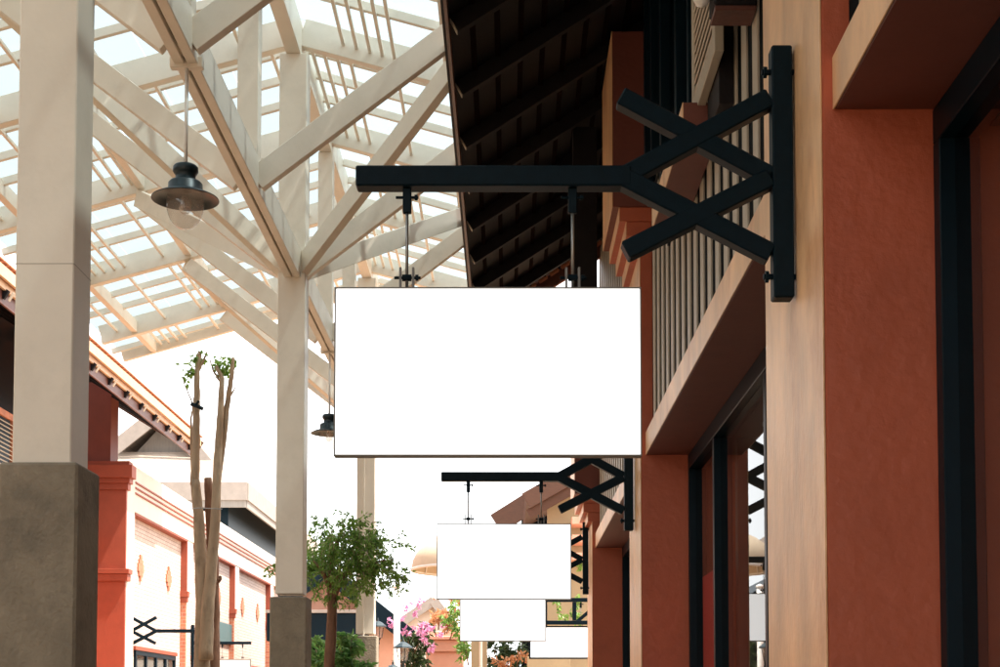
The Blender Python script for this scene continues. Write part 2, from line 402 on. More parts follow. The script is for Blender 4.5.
bar('barge_board', (EX - .03, RY1 + .03, roofz(EX) - .08), (3.2, RY1 + .03, roofz(3.2) - .08), .04, .24, 'redwood', rfo)
bar('verge_trim', (EX - .03, RY1 + .055, roofz(EX) - .215), (3.2, RY1 + .055, roofz(3.2) - .215), .05, .03, 'tile', rfo)
x = EX + .1
while x < 1.6:
    bar('verge_tile', (x, RY1 - .02, roofz(x) - .03), (x + .11, RY1 - .02, roofz(x + .11) - .03), .09, .05, 'tile', rfo, .01); x += .15
box('eave_post', (.66, 14.4, 3.0 + E), (.90, 14.62, roofz(.66) - .02), 'darkwood', SB)
box('eave_bracket_beam', (.66, 14.40, 2.86 + E), (PF + .3, 14.62, 2.999 + E), 'darkwood', SB)
box('roof_back', (xr - .1, RY0, 6.0), (xr, RY1, roofz(xr) - .01), 'stucco', SB)

# ------------------------------------------------------------------ sign brackets and hanging signs
def bracket(label, wall_x, y, zc, flip=False, group='scissor brackets on the piers', wood='steel'):
    t = thing('sign_bracket', label, 'sign bracket', (wall_x, y, zc), group, math.pi if flip else 0)
    Wt = W[t.name]
    def lb(name, p0, p1, s=.08, m=wood):
        return bar(name, Wt @ Vector(p0), Wt @ Vector(p1), s, s, m, t, .006, up=(0, 1, 0) if abs(p0[0] - p1[0]) < .01 else (0, 0, 1))
    post = lb('post', (-.058, 0, -.49), (-.058, 0, .53), .082)
    lb('arm', (-.105, .002, .322), (-.69, .002, .002), .076); lb('arm', (-.105, -.002, -.31), (-.69, -.002, -.004), .0765)
    lb('arm', (-.105, .004, .005), (-.70, .004, .33), .074); lb('arm', (-.105, -.004, -.005), (-.685, -.004, -.30), .0745)
    lb('bar', (-.66, 0, 0), (-1.755, 0, 0), .083)
    for zz in (-.40, .43):
        b = MB(); b.tube([Wt @ Vector((-.135, -.01, zz)), Wt @ Vector((0, -.01, zz))], .012, 8); b.tube([Wt @ Vector((-.128, -.01, zz)), Wt @ Vector((-.115, -.01, zz))], .024, 6)
        b.build('bolt', 'steel', t)
    return t
def sign(label, x0, x1, z0, z1, y, zbar, yaw=0, m='signglow', fm='alu', rods=True, fw=.006, th=.05, cat='sign'):
    fw = max(fw, .0006 * y)
    xc = (x0 + x1) / 2
    t = thing('hanging_sign', label, cat, (xc, y, z0), 'blank signs hung from the brackets', yaw)
    Wt = W[t.name]; hw = (x1 - x0) / 2; h = z1 - z0
    new('panel', boxmesh(2 * hw - 2 * fw, th, h - 2 * fw, m, .002), None, t, Wt @ Matrix.Translation((0, 0, h / 2)))
    f = MB(); e = th / 2 + .003
    for p0, p1 in (((-hw, -e, 0), (hw, e, fw)), ((-hw, -e, h - fw), (hw, e, h)), ((-hw, -e, fw), (-hw + fw, e, h - fw)), ((hw - fw, -e, fw), (hw, e, h - fw))):
        f.box(p0, p1, .0015)
    f.v = [tuple(Wt @ Vector(p)) for p in f.v]; f.build('frame', fm, t)
    if rods:
        for sx in (-.76 * hw * .70, .555 * hw * 1.0):
            b = MB(); zt = zbar - .041 - z0
            P = lambda x_, y_, z_: Wt @ Vector((x_, y_, z_))
            b.tube([P(sx, 0, h - .01), P(sx, 0, zt)], .0062, 8)
            ro = b.build('rod', 'rod', t, True)
            b = MB()
            b.box((sx - .017, -.012, zt - .10), (sx + .017, .012, zt), .003); b.tube([(sx - .045, 0, zt - .035), (sx + .045, 0, zt - .035)], .006, 8)
            b.tube([(sx + .03, 0, zt - .035), (sx + .042, 0, zt - .035)], .012, 6)
            b.v = [tuple(Wt @ Vector(p)) for p in b.v]; b.build('clevis', 'steel', t)
            b = MB()
            b.box((sx - .03, -.012, h), (sx - .021, .012, h + .085), .001); b.box((sx + .021, -.012, h), (sx + .03, .012, h + .085), .001)
            b.v = [tuple(Wt @ Vector(p)) for p in b.v]; b.build('lug', 'alu', t)
            b = MB(); b.tube([(sx - .05, 0, h + .045), (sx + .055, 0, h + .045)], .006, 8); b.tube([(sx - .018, 0, h + .045), (sx + .018, 0, h + .045)], .014, 8); b.tube([(sx + .034, 0, h + .045), (sx + .046, 0, h + .045)], .013, 6)
            b.v = [tuple(Wt @ Vector(p)) for p in b.v]; b.build('bolt', 'steel', t)
    return t
ZB = 2.115 + E
bracket('black steel scissor bracket nearest the camera holding the largest white sign', PF, 5.69, ZB)
bracket('black steel scissor bracket on the second red pier, below the largest sign', PF, 13.05, 2.10 + E)
bracket('black steel scissor bracket on the third pier, half hidden behind the second sign', PF, 20.35, 2.10 + E)
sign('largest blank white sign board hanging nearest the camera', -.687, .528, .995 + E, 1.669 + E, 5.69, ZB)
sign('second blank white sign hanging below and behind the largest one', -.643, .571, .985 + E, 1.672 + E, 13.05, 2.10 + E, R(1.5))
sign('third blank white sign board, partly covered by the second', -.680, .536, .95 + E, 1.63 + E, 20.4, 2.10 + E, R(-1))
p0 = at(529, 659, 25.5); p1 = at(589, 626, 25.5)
sign('small blank white sign in a thick black frame, lowest and farthest right', p0.x, p1.x + .12, p0.z, p1.z, 25.5, p1.z + .46, 0, 'signglow', 'frame', True, .03)
b4 = thing('sign_rack', 'black steel rail frame above the small black framed sign', 'sign bracket', (1.2, 25.5, p1.z + .5), 'scissor brackets on the piers')
for (z0_, n_) in ((.06, 'rail'), (.46, 'rail')): bar(n_, (p0.x, 25.5, p1.z + z0_), (1.75, 25.5, p1.z + z0_), .07, .07, 'steel', b4)
for x_ in (p0.x + .28, p0.x + .8): bar('upright', (x_, 25.5, p1.z + .10), (x_, 25.5, p1.z + .42), .07, .07, 'steel', b4)
bar('brace', (p0.x + .85, 25.505, p1.z + .08), (1.6, 25.505, p1.z + .40), .06, .06, 'steel', b4)

# ------------------------------------------------------------------ canopy
CX = -2.075
CP = thing('street_canopy', 'cream painted steel and glazed canopy over the street on tall square columns', 'canopy', (CX, 13.8, 0))
RZ = 6.62 + E; CS = .28
def cz(x): return RZ - CS * abs(x - CX)
XL, XR = -6.0, .2
FR = [6.53 + 2.4333 * i for i in range(-4, 7)]          # frames
YEND = 22.3; YST = FR[0] - .6
COLS = [1, 4, 7, 10]
for i in COLS:
    yc = FR[i]; h = .131
    c = box('column', (CX - h, yc - h, 2.69), (CX + h, yc + h, 6.33 + E), 'cream', CP, .006)
    g = .175
    mb = MB(); mb.box((CX - g, yc - g, 0), (CX + g, yc + g, 2.69 - (.0 if i < 5 else .03)), .012); mb.build('plinth', 'concrete', c)
    if i == 4: box('seam', (CX - h - .0006, yc - h - .0006, 3.59), (CX + h + .0006, yc + h + .0006, 3.594), 'slat', c, .0002)
bm_ = MB(); bm_.tube([(CX - .02, FR[10] - .14, 6.0), (CX - .02, FR[10] - .14, 2.5)], .012, 8); bm_.tube([(CX - .02, FR[10] - .14, 2.5), (CX - .02, FR[10] - .14, 2.44)], .03, 8)
bm_.build('drain_pipe', 'cream', CP)
for i, yf in enumerate(FR):
    if i not in COLS: box('king_post', (CX - .083, yf - .083, 4.16 + E), (CX + .083, yf + .083, 6.33 + E), 'cream', CP)
    for s, xe in ((-1, XL), (1, XR)):
        bar('rafter', (CX + s * .072, yf, cz(CX + s * .072) - .02), (xe, yf, cz(xe) - .02), .11, .27, 'cream', CP)
        bx_ = CX + s * 2.12; zb = cz(bx_) - .22
        n0 = Vector((CX + s * .06, yf, 4.22 + E))
        bar('brace', n0, (bx_, yf, zb), .085, .19, 'cream', CP)
        if i in COLS:
            for j in (i - 1, i + 1):
                if 0 <= j < len(FR): bar('brace', n0 + Vector((0, .03 * (j - i), .01)), (bx_ + s * .02, FR[j], zb + .01), .085, .19, 'cream', CP)
for s, xe in ((-1, XL), (1, XR)): bar('end_rafter', (CX + s * .072, YEND, cz(CX) - .02), (xe, YEND, cz(xe) - .02), .09, .22, 'cream', CP)
bar('ridge_beam', (CX, YST, 6.33 + E + .17), (CX, YEND - .046, 6.33 + E + .17), .14, .34, 'cream', CP)
for i in range(len(COLS)):                                             # double tie beams between the columns
    ya = FR[COLS[i]] + .13; yb = FR[COLS[i + 1]] - .13 if i < 3 else YEND - .1
    for s in (-1, 1): bar('tie_beam', (CX + .01 + s * .043, ya, 4.265 + E), (CX + .01 + s * .043, yb, 4.265 + E), .066, .27, 'cream', CP)
ya, yb = YST, FR[1] - .13
for s in (-1, 1): bar('tie_beam', (CX + .01 + s * .043, ya, 4.265 + E), (CX + .01 + s * .043, yb, 4.265 + E), .066, .27, 'cream', CP)
for xp in (CX - 2.1, -5.5, CX + 2.1):
    for i in range(len(FR) + 1):
        a = (FR[i - 1] + .056) if i else YST; b = FR[i] - .056 if i < len(FR) else YEND - .046
        bar('purlin', (xp, a, cz(xp) - .04), (xp, b, cz(xp) - .04), .09, .17, 'cream', CP)
pat = {-1: [[-5.38, -5.26, -5.13, -5.0, -4.5, -3.85, -3.1, -2.6], [-4.52, -4.40, -4.28, -4.15, -5.05, -5.75, -3.5, -2.35, -3.0]],
       1: [[-1.95, -1.83, -1.70, -1.57, -1.10, -.45], [-1.60, -1.47, -1.34, -1.22, -1.10, -.6]]}
for i in range(len(FR) + 1):
    a = (FR[i - 1] + .056) if i else YST; b = FR[i] - .056 if i < len(FR) else YEND - .046
    for s, xe in ((-1, XL), (1, XR)):
        for off in (.38, .96, 1.54):
            y = a + off
            if y < b - .08: bar('glazing_rafter', (CX + s * .072, y, cz(CX + s * .072) + .03), (xe - s * -.12, y, cz(xe - s * -.12) + .03), .05, .085, 'cream', CP)
        for x in pat[s][(i + (0 if s > 0 else 1)) % 2]:
            bar('glazing_bar', (x, a, cz(x) - .035), (x, b - .002, cz(x) - .035), .032, .036, 'cream', CP, .002)
        edges = [CX + s * .03, CX + s * .75, CX + s * 1.45, CX + s * 2.05] + ([CX - 2.9, CX - 3.5, XL - .1] if s < 0 else [XR + .1])
        for x0, x1 in zip(edges[:-1], edges[1:]):
            p = [Vector((x0 + s * .002, a - .05, cz(x0) + .125)), Vector((x1 - s * .002, a - .05, cz(x1) + .125))]
            bar('pane', (x0 + s * .003, (a + b) / 2, cz(x0) + .125), (x1 - s * .003, (a + b) / 2, cz(x1) + .125), b - a + .104, .006, 'panel', CP, .0005)

# ------------------------------------------------------------------ pendant lamps
def lamp(label, y, ztop, zbot):
    x = CX + .01; t = thing('pendant_lamp', label, 'lamp', (x, y, zbot), 'pendant lamps under the canopy tie beams')
    c = (x, y, 0)
    box('clamp', (x - .105, y - .03, ztop - .02), (x + .105, y + .03, ztop + .05), 'cream', t)
    m = MB(); m.tube([(x, y, ztop - .01), (x, y, zbot + .40)], .012, 8); m.build('stem', 'whitepaint', t, True)
    z = zbot
    m = MB(); m.lathe([(0, z + .412), (.068, z + .412), (.08, z + .40), (.08, z + .372), (.072, z + .358), (.064, z + .352), (.064, z + .312), (.098, z + .304), (.108, z + .292), (.110, z + .238), (.125, z + .228)], 40, c)
    m.build('cap', 'lampmetal', t, True)
    m = MB(); m.lathe([(.122, z + .232), (.165, z + .220), (.212, z + .196), (.214, z + .190), (.209, z + .190), (.165, z + .212), (.12, z + .222), (0, z + .226)], 48, c)
    m.build('shade', 'lampmetal', t, True)
    m = MB(); m.lathe([(0, z), (.026, z + .002), (.045, z + .009), (.062, z + .02), (.080, z + .038), (.095, z + .06), (.107, z + .088), (.115, z + .12), (.119, z + .17), (.112, z + .222)], 40, c)
    m.build('globe', 'globe', t, True)
    m = MB(); m.lathe([(0, z + .095), (.022, z + .1), (.035, z + .115), (.04, z + .145), (.024, z + .18), (.02, z + .22)], 20, c); m.build('bulb', 'globe', t, True)
lamp('dark pendant lamp with clear glass globe hanging near the tallest column at upper left', 9.12, 4.13 + E, at(173, 229, 9.12).z)
lamp('smaller dark pendant lamp beside the left edge of the largest sign', 16.6, 4.13 + E, at(325, 450, 16.6).z)

# ------------------------------------------------------------------ left brick shop row
LX = -9.0
LB = thing('brick_shop_row', 'pale brick shop row with red pilasters and tiled overhanging roof on the left', 'building', (-12, 45, 0))
LP = [33.9, 40.6, 47.75, 54.9]
wz = 5.85 + E
box('wall', (-9.5, 34.6, 0), (-9.2, 62, 4.75 + E), 'whitebrick', LB)
box('upper_band', (-9.5, 34.72, 4.75 + E), (LX, 62, wz), 'plaster', LB)
for z in (5.18, 5.31, 5.44): box('cornice_strip', (LX - .05, 34.72, z + E), (LX + .035, 62.02, z + .04 + E), 'redtrim', LB)
for k, y in enumerate(LP):
    if k == 0:
        ep = box('end_pier', (-10.9, 33.9, 0), (LX + .02, 34.0, 5.15 + E), 'redtrim', LB); box('pier_return', (-10.9, 34.002, 0), (LX + .015, 34.718, wz), 'plaster', ep)
        for i, (z0_, z1_, o_) in enumerate(((5.151, 5.3, .05), (5.302, 5.42, .10), (5.422, 5.72, .17), (5.722, 5.82, .08), (3.0, 3.16, .07), (3.165, 3.28, .11))):
            box('moulding', (-10.9 - o_, 33.9 - o_, z0_ + E), (LX + .02 + o_, 34.1 + .01 * i, z1_ + E), 'redtrim', ep)
    else:
        pb = box('pilaster', (-9.3, y, 0), (LX - .04, y + .1, 2.99 + E), 'orangebrick', LB)
        box('pilaster_top', (-9.3, y - .001, 3.3 + E), (LX - .02, y + .08, 4.749 + E), 'redtrim', pb); box('pilaster_side', (-9.3, y + .081, 3.3 + E), (LX - .022, y + .75, 4.749 + E), 'plaster', pb); box('pilaster_brick', (-9.3, y + .102, .01), (LX - .041, y + .6, 2.99 + E), 'whitebrick', pb)
        box('capital', (-9.3, y - .05, 3.14 + E), (LX + .03, y + .12, 3.299 + E), 'redtrim', pb)
        box('capital', (-9.3, y - .02, 2.992 + E), (LX + .0, y + .11, 3.138 + E), 'redtrim', pb)
    y0 = 34.71 if k == 0 else y + .56; y1 = LP[k + 1] if k < 3 else 61
    box('soffit_strip', (-9.3, y0 + .2, 4.70 + E), (LX - .01, y1 - .02, 4.748 + E), 'redtrim', LB)
    yc = (y0 + y1) / 2
    for dy in (-1.55, 1.45):
        mb = MB()
        for zz, hw, hh in ((0, .27, .10), (.155, .18, .054), (-.155, .18, .054), (.27, .08, .06), (-.27, .08, .06)):
            mb.box((-9.21, yc + dy - hw, 3.52 + E + zz - hh), (-9.16, yc + dy + hw, 3.52 + E + zz + hh), .004)
        mb.build('brick_motif', 'brickred', LB)
    # shop window
    wy0, wy1 = y0 + .9, y1 - .7
    fr_ = MB()
    zt = 1.45 + E
    fr_.box((-9.22, wy0, zt - .12), (-9.14, wy1, zt)); fr_.box((-9.22, wy0, .3), (-9.14, wy1, .4))
    n = 4
    for i in range(n + 1):
        yy = wy0 + (wy1 - wy0 - .12) * i / n; fr_.box((-9.22, yy, .4), (-9.14, yy + .12, zt - .12))
    fo = fr_.build('window_frame', 'frame', LB)
    for i in range(n):
        yy = wy0 + (wy1 - wy0 - .12) * i / n; yz = wy0 + (wy1 - wy0 - .12) * (i + 1) / n
        box('pane', (-9.19, yy + .122, .402), (-9.18, yz - .002, zt - .122), 'glass', fo, .001)
    box('window_back', (-9.199, wy0 + .01, .35), (-9.195, wy1 - .01, zt - .01), 'interior', fo, .001)
    box('lintel', (-9.2, wy0 - .1, zt + .001), (-9.12, wy1 + .1, zt + .1), 'redtrim', LB)
box('row_core', (-16, 34.6, 0), (-9.51, 62, 5.6 + E), 'plaster', LB)
# nearer two storey part with the tiled roof
box('unseen_side_wall', (-16, YB, 0), (-10.0, 21.99, 8.0), 'concrete', LB)  # unseen wall, out of frame, added to cut sky light from behind
box('near_wall', (-16, 22, 0), (-9.75, 33.88, 4.2 + E), 'stucco', LB)
box('upper_wall', (-16, 22.01, 4.201 + E), (-10.3, 30.9, 9.6), 'frame', LB)  # near-black colour stands in for shade under the roof
box('roof_post', (-10.5, 33.95, 5.822 + E), (-9.38, 34.6, 7.72 + E), 'maroonshade', LB)
for (a, b) in ((26.6, 28.2),):
    s_ = MB(); s_.box((-9.74, a, 4.35 + E), (-9.68, a + .1, 5.75 + E)); s_.box((-9.74, b - .1, 4.35 + E), (-9.68, b, 5.75 + E)); s_.box((-9.74, a + .1, 5.62 + E), (-9.68, b - .1, 5.75 + E)); s_.box((-9.74, a + .1, 4.35 + E), (-9.68, b - .1, 4.48 + E))
    so_ = s_.build('shutter', 'tile', LB); z = 4.52 + E
    while z < 5.6 + E: bar('louvre', (-9.71, a + .1, z), (-9.71, b - .1, z), .07, .015, 'slat', so_, .002, up=(.6, 0, .8)); z += .085
LE, LEZ = -8.0, 6.92 + E; LRY0, LRY1 = -24, 37.3  # left roof also extended unseen behind the camera against sky light
def lrz(x): return LEZ + .62 * (LE - x)
V = [(LE, LRY0, lrz(LE)), (-16, LRY0, lrz(-16)), (-16, LRY1, lrz(-16)), (LE, LRY1, lrz(LE))]; V += [(x, y, z + .12) for x, y, z in V]
lr = MB(); lr.add(V, [[0, 1, 2, 3], [4, 7, 6, 5], [0, 4, 5, 1], [1, 5, 6, 2], [2, 6, 7, 3], [3, 7, 4, 0]])
lro = lr.build('tiled_roof', 'tile', LB)
bar('eave_board', (LE + .02, LRY0, LEZ - .02), (LE + .02, LRY1, LEZ - .02), .05, .2, 'fasciatan', lro)
bar('eave_board', (LE - .06, LRY0, LEZ - .17), (LE - .06, LRY1, LEZ - .17), .05, .12, 'fasciatan', lro)
bar('soffit', (LE - .12, LRY0, LEZ - .33), (LE - .12, LRY1 - .02, LEZ - .33), .04, .22, 'redwood', lro)
bar('barge_board', (LE - .0, LRY1 + .03, LEZ - .18), (-16, LRY1 + .03, lrz(-16) - .18), .05, .4, 'brownboard', lro)
y = 27.85 - 12 * 1.23
while y < LRY1:
    bar('rafter', (LE - .03, y, lrz(LE) - .30), (-10.3, y, lrz(-10.3) - .30), .07, .16, 'darkwood', lro)
    bar('lit_rafter_end', (LE + .03, y, LEZ - .32), (LE + .045, y, LEZ - .329), .08, .16, 'slat', lro); y += 1.23  # lit rafter tail painted as a pale end piece
y = LRY0
while y < LRY1:
    if y > 20: box('tile', (LE - .1, y, LEZ + .122), (LE + .07, y + .2, LEZ + .155), 'tile', lro, .01)
    y += .24
bracket('small black scissor bracket on the pale brick wall, left of the pruned tree', -9.2, 35.0, at(150, 631, 35.0).z, True, 'scissor brackets on the brick row')
bracket('small black scissor bracket on the pale brick wall behind the pruned tree', -9.2, 42.0, at(220, 643, 42).z, True, 'scissor brackets on the brick row')
p0 = at(213, 690, 42); p1 = at(251, 659, 42)
sign('pale blank sign hanging on the brick row behind the pruned tree', p0.x, p1.x, p0.z, p1.z, 42.0, at(220, 643, 42).z, 0, 'signplain')
p0 = at(215, 640, 45.0); yy0 = 9.15 * 1450 / 293; yy1 = 9.15 * 1450 / 276
new('wall_plaque', boxmesh(.05, yy1 - yy0, .62, 'teal'), None, None, Matrix.Translation((-9.13, (yy0 + yy1) / 2, 2.45 + E)), label='plain dark teal panel fixed flat on the pale brick wall', category='sign')

# ------------------------------------------------------------------ grey roofed house behind the brick row
GH = thing('gabled_house', 'far house with grey boards and tiled hip roof behind the brick row', 'house', (-15, 66, 0))
ez = at(200, 489, 60).z; x0, x1 = -19.5, at(246, 488, 60).x; y0, y1 = 60, 82
tz = at(140, 452, 63).z; tx0, tx1 = at(117, 450, 63).x, at(212, 466, 63).x
hp = MB(); hp.add([(x0, y0, ez), (x1, y0, ez), (x1, y1, ez), (x0, y1, ez), (tx0, 63, tz), (tx1, 63, tz), (tx1, y1, tz), (tx0, y1, tz)], [[0, 1, 5, 4], [1, 2, 6, 5], [3, 0, 4, 7], [4, 5, 6, 7], [0, 3, 2, 1], [2, 3, 7, 6]])
hr = hp.build('hip_roof', 'rooftiles', GH)
for p, q in (((x0, y0 - .06, ez - .1), (x1 + .06, y0 - .06, ez - .1)), ((x1 + .06, y0 - .02, ez - .1), (x1 + .06, y1, ez - .1))):
    bar('eave_board', p, q, .1, .75, 'greyroof', hr); bar('eave_board', Vector(p) + Vector((-.05, .08, -.52)), Vector(q) + Vector((-.05, .08, -.52)), .08, .3, 'greyboard', hr)
box('house_wall', (x0 + .8, y0 + .9, 0), (x1 - .9, y1, ez - .05), 'frame', GH)
pk = at(165, 410, 63); gl = at(117, 448, 63); gr = at(212, 466, 63)
gw = MB(); gw.add([(gl.x + .3, 63.5, tz - .4), (gr.x - .2, 63.5, tz - .6), (pk.x, 63.5, pk.z - .3), (gl.x + .3, 63.8, tz - .4), (gr.x - .2, 63.8, tz - .6), (pk.x, 63.8, pk.z - .3)], [[0, 1, 2], [3, 5, 4], [0, 3, 4, 1], [1, 4, 5, 2], [2, 5, 3, 0]])
gw.build('gable_wall', 'greyboard', GH)
for a, b in ((gl, pk), (gr + (gr - pk) * .25, pk)):
    bar('roof_slope', (a.x, 72, a.z), (b.x, 72, b.z), 19, .12, 'rooftiles', GH)
    dy = .02 if a is gl else 0; bar('barge_board', (a.x, 62.35 + dy, a.z - .18), (b.x, 62.35 + dy, b.z - .18), .12, .62, 'greyroof', GH)

# ------------------------------------------------------------------ pruned tree
TY = 20.0
PT = thing('pruned_tree', 'tall pruned tree with bare pale stems and a few leaves at the tips', 'tree', (at(206, 800, TY).x, TY, 0))
def path(pts, dy=0): return [at(x, y, TY + dy) for x, y in pts]
def stem(name, pts, r0, r1, m='bark', dy=0, n=10):
    r0 *= .9; r1 *= .62
    P = path(pts, dy); Q = []; 
    for i in range(len(P) - 1):
        for j in range(6): Q.append(P[i].lerp(P[i + 1], j / 6) + Vector((random.gauss(0, .003), random.gauss(0, .003), 0)))
    Q.append(P[-1]); k = len(Q) - 1
    mb = MB(); mb.tube(Q, [r0 + (r1 - r0) * i / k for i in range(k + 1)], n, True, .04); return mb.build(name, m, PT, True)
base = [(204, 817), (203, 740)]
stem('trunk', base + [(202, 667), (203, 600), (201, 560), (199, 520), (195, 480)], .15, .105, dy=0)
stem('stem', [(195, 485), (196, 440), (197, 400), (197, 372), (200, 352)], .070, .05)
stem('stem', [(206, 660), (208, 600), (214, 540), (217, 480), (220, 420), (222, 378), (216, 366)], .11, .035, dy=-.12)
stem('stem', [(216, 490), (222, 450), (228, 400), (232, 372), (233, 358)], .06, .036, dy=-.05)
stem('stem', [(200, 520), (192, 470), (191, 420), (193, 405)], .03, .014, dy=.1)
stem('cut_trunk', [(213, 800), (213, 640), (213, 560), (210, 520), (208, 478)], .12, .085, 'barkdark', dy=.16)
stem('knot', [(213, 585), (219, 580), (221, 576)], .05, .03, 'barkdark', dy=.1, n=8)
stem('twig', [(193, 405), (185, 385), (178, 364)], .012, .005)
stem('twig', [(197, 372), (203, 362), (207, 352)], .03, .018)
stem('twig', [(222, 384), (214, 372), (210, 360)], .022, .014)
stem('twig', [(229, 398), (236, 386)], .022, .008)
mb = MB(); mb.tube(path([(190, 509), (198, 508), (222, 509)], -.28), .006, 6); mb.build('tie_wire', 'rod', PT)
mb = MB(); mb.tube(path([(191, 404), (197, 406), (203, 409)], -.12), .028, 6); mb.tube(path([(194, 407), (199, 401)], -.13), .02, 6); mb.build('tie_cord', 'frame', PT)
lf = MB()
for (x, y, n_) in ((190, 373, 22), (187, 380, 8), (197, 357, 26), (224, 370, 34), (231, 362, 22), (217, 366, 26), (184, 366, 8), (220, 362, 18), (203, 358, 8), (193, 366, 10)):
    c = at(x, y, TY)
    for _ in range(n_): lf.leaf(c + rv() * random.uniform(0, .10), random.uniform(.06, .12), random.uniform(.04, .065), rv() + Vector((0, 0, -.5)), rv())
lf.build('leaves', 'leaf', PT)

# ------------------------------------------------------------------ small leafy tree and planting
def bushy(t, clumps, n, size, m, name='crown', droop=.5):
    mb = MB(); tw = MB()
    tot = sum(c[1] ** 2 for c in clumps)
    for c, r in clumps:
        ns = max(3, int(n / 14 * r * r / tot))
        for _ in range(ns):
            d_ = rv(); s_ = c + Vector((d_.x, d_.y, d_.z * .75)) * r * random.random() ** .5
            g = (s_ - c) * .4 + rv() * r * .3 + Vector((0, 0, -droop * r * random.random()))
            e = s_ + g
            tw.tube([s_, (s_ + e) / 2 + Vector((0, 0, .02)), e], [.004, .003, .0015], 4, False)
            for j in range(14):
                p = s_.lerp(e, j / 13) + rv() * size * .4
                mb.leaf(p, size * random.uniform(.7, 1.35), size * random.uniform(.35, .55), rv() + g.normalized() * .7 + Vector((0, 0, -.4)), rv())
    tw.build('twigs', 'bark', t, kind='stuff'); return mb.build(name, m, t)
Y2 = 17.6
ST = thing('small_tree', 'small leafy tree with a rounded green crown between the second and third columns', 'tree', (at(330, 667, Y2).x, Y2, 0))
tk = MB(); P = [at(329, 800, Y2), at(329, 720, Y2), at(329, 667, Y2), at(331, 640, Y2), at(332, 610, Y2), at(331, 575, Y2), at(331, 535, Y2)]
P[0].z = 0
tk.tube(P, [.085, .075, .068, .064, .058, .045, .03], 10, True, .08); tk.build('trunk', 'barkdark', ST, True)
for (a, b, c) in (((332, 600), (345, 575), (358, 545)), ((331, 590), (322, 570), (312, 560)), ((331, 580), (355, 570), (385, 560)), ((331, 560), (338, 540), (345, 525))):
    l_ = MB(); l_.tube([at(*a, Y2), at(*b, Y2 - .1), at(*c, Y2 - .15)], [.035, .025, .01], 8); l_.build('limb', 'barkdark', ST, True)
cl = [(at(x, y, Y2 + random.uniform(-.35, .35)), r * Y2 / 1450) for x, y, r in ((325, 545, 26), (352, 535, 28), (378, 548, 26), (345, 565, 26), (318, 572, 22), (372, 572, 24), (392, 570, 18), (300, 560, 22), (288, 565, 18), (360, 590, 14), (335, 595, 14), (322, 525, 12), (352, 520, 12), (345, 550, 30))]
bushy(ST, cl, 7200, .058, 'leaf')

def shrub(label, pts, Yd, n, size, m, group=None, name='shrub', tall=True, cat='plant'):
    c0 = at(*pts[0][:2], Yd); t = thing(name, label, cat, (c0.x, Yd, 0), group)
    st = MB()
    for x, y, r in pts:
        c = at(x, y, Yd); f0 = Vector((c0.x + random.uniform(-.1, .1), Yd, 0)) if name == 'shrub' else c + Vector((random.uniform(-.2, .2), .1, -.35))
        st.tube([f0, f0.lerp(c, .6), c], [.02, .014, .006], 6)
    st.build('stems', 'barkdark', t)
    bushy(t, [(at(x, y, Yd + random.uniform(-.2, .2)), r * Yd / 1450) for x, y, r in pts], n, size, m, 'foliage', .2)
    return t
shrub('bright green leafy shrub at the foot of the small tree, left of its trunk', [(316, 645, 12), (320, 660, 12), (322, 680, 14)], 21.5, 700, .11, 'leafbright')
shrub('bright green broad leaved shrub between the small tree and third column', [(345, 655, 14), (351, 640, 10), (340, 668, 14), (352, 672, 14)], 19.5, 900, .12, 'leafbright')

# ------------------------------------------------------------------ dark pavilion, posts, lanterns, flowers
PV = thing('dark_pavilion', 'low dark roofed shop pavilion seen behind the small tree', 'building', (-5, 46, 0))
pk = at(325, 566, 45); er = at(411, 634, 45); el = Vector((pk.x - 1.3, 45, pk.z - 1.0))
for a in (er, el):
    bar('roof_slope', (a.x, 50, a.z), (pk.x, 50, pk.z), 10, .12, 'frame', PV); dy = .02 if a is el else 0; bar('barge_board', (a.x, 44.9 + dy, a.z - .12), (pk.x, 44.9 + dy, pk.z - .12), .1, .5, 'frame', PV)
gw = MB(); gw.add([(el.x + .5, 45.6, 0), (er.x - .6, 45.6, 0), (er.x - .6, 45.6, er.z + .1), (pk.x, 45.6, pk.z - .2), (el.x + .5, 45.6, el.z + .1)] + [(el.x + .5, 54, 0), (er.x - .6, 54, 0), (er.x - .6, 54, er.z + .1), (pk.x, 54, pk.z - .2), (el.x + .5, 54, el.z + .1)], [[0, 1, 2, 3, 4], [9, 8, 7, 6, 5], [0, 5, 6, 1], [1, 6, 7, 2], [2, 7, 8, 3], [3, 8, 9, 4], [4, 9, 5, 0]])
gw.build('front_wall', 'pinkwall', PV)
a0 = at(300, 641, 43); a1 = at(361, 613, 43)
box('awning', (a0.x - 1, 43, a0.z), (a1.x, 45.55, a1.z), 'frame', PV, .02); box('awning_edge', (a0.x - 1.02, 42.95, a1.z + .001), (a1.x + .02, 45.55, a1.z + .09), 'greyroof', PV)
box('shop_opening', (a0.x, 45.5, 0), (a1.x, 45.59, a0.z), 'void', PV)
def pole(label, x, Yd, top, r): 
    p = at(x, top, Yd); t = thing('white_pole', label, 'pole', (p.x, Yd, 0)); m = MB(); m.tube([(p.x, Yd, .02), (p.x, Yd, p.z)], r, 14); m.build('shaft', 'whitepaint', t, True)
    m = MB(); m.lathe([(r * 1.6, 0), (r * 1.6, .15), (r * 1.1, .25), (r, .26)], 16, (p.x, Yd, 0)); m.build('base', 'whitepaint', t, True)
    m = MB(); m.lathe([(r * 1.05, 0), (r * 1.3, .02), (r * 1.1, .06), (0, .1)], 16, (p.x, Yd, p.z)); m.build('finial', 'whitepaint', t, True)
pole('slender white pole between the third column and the lantern', 397, 33, 588, .075)
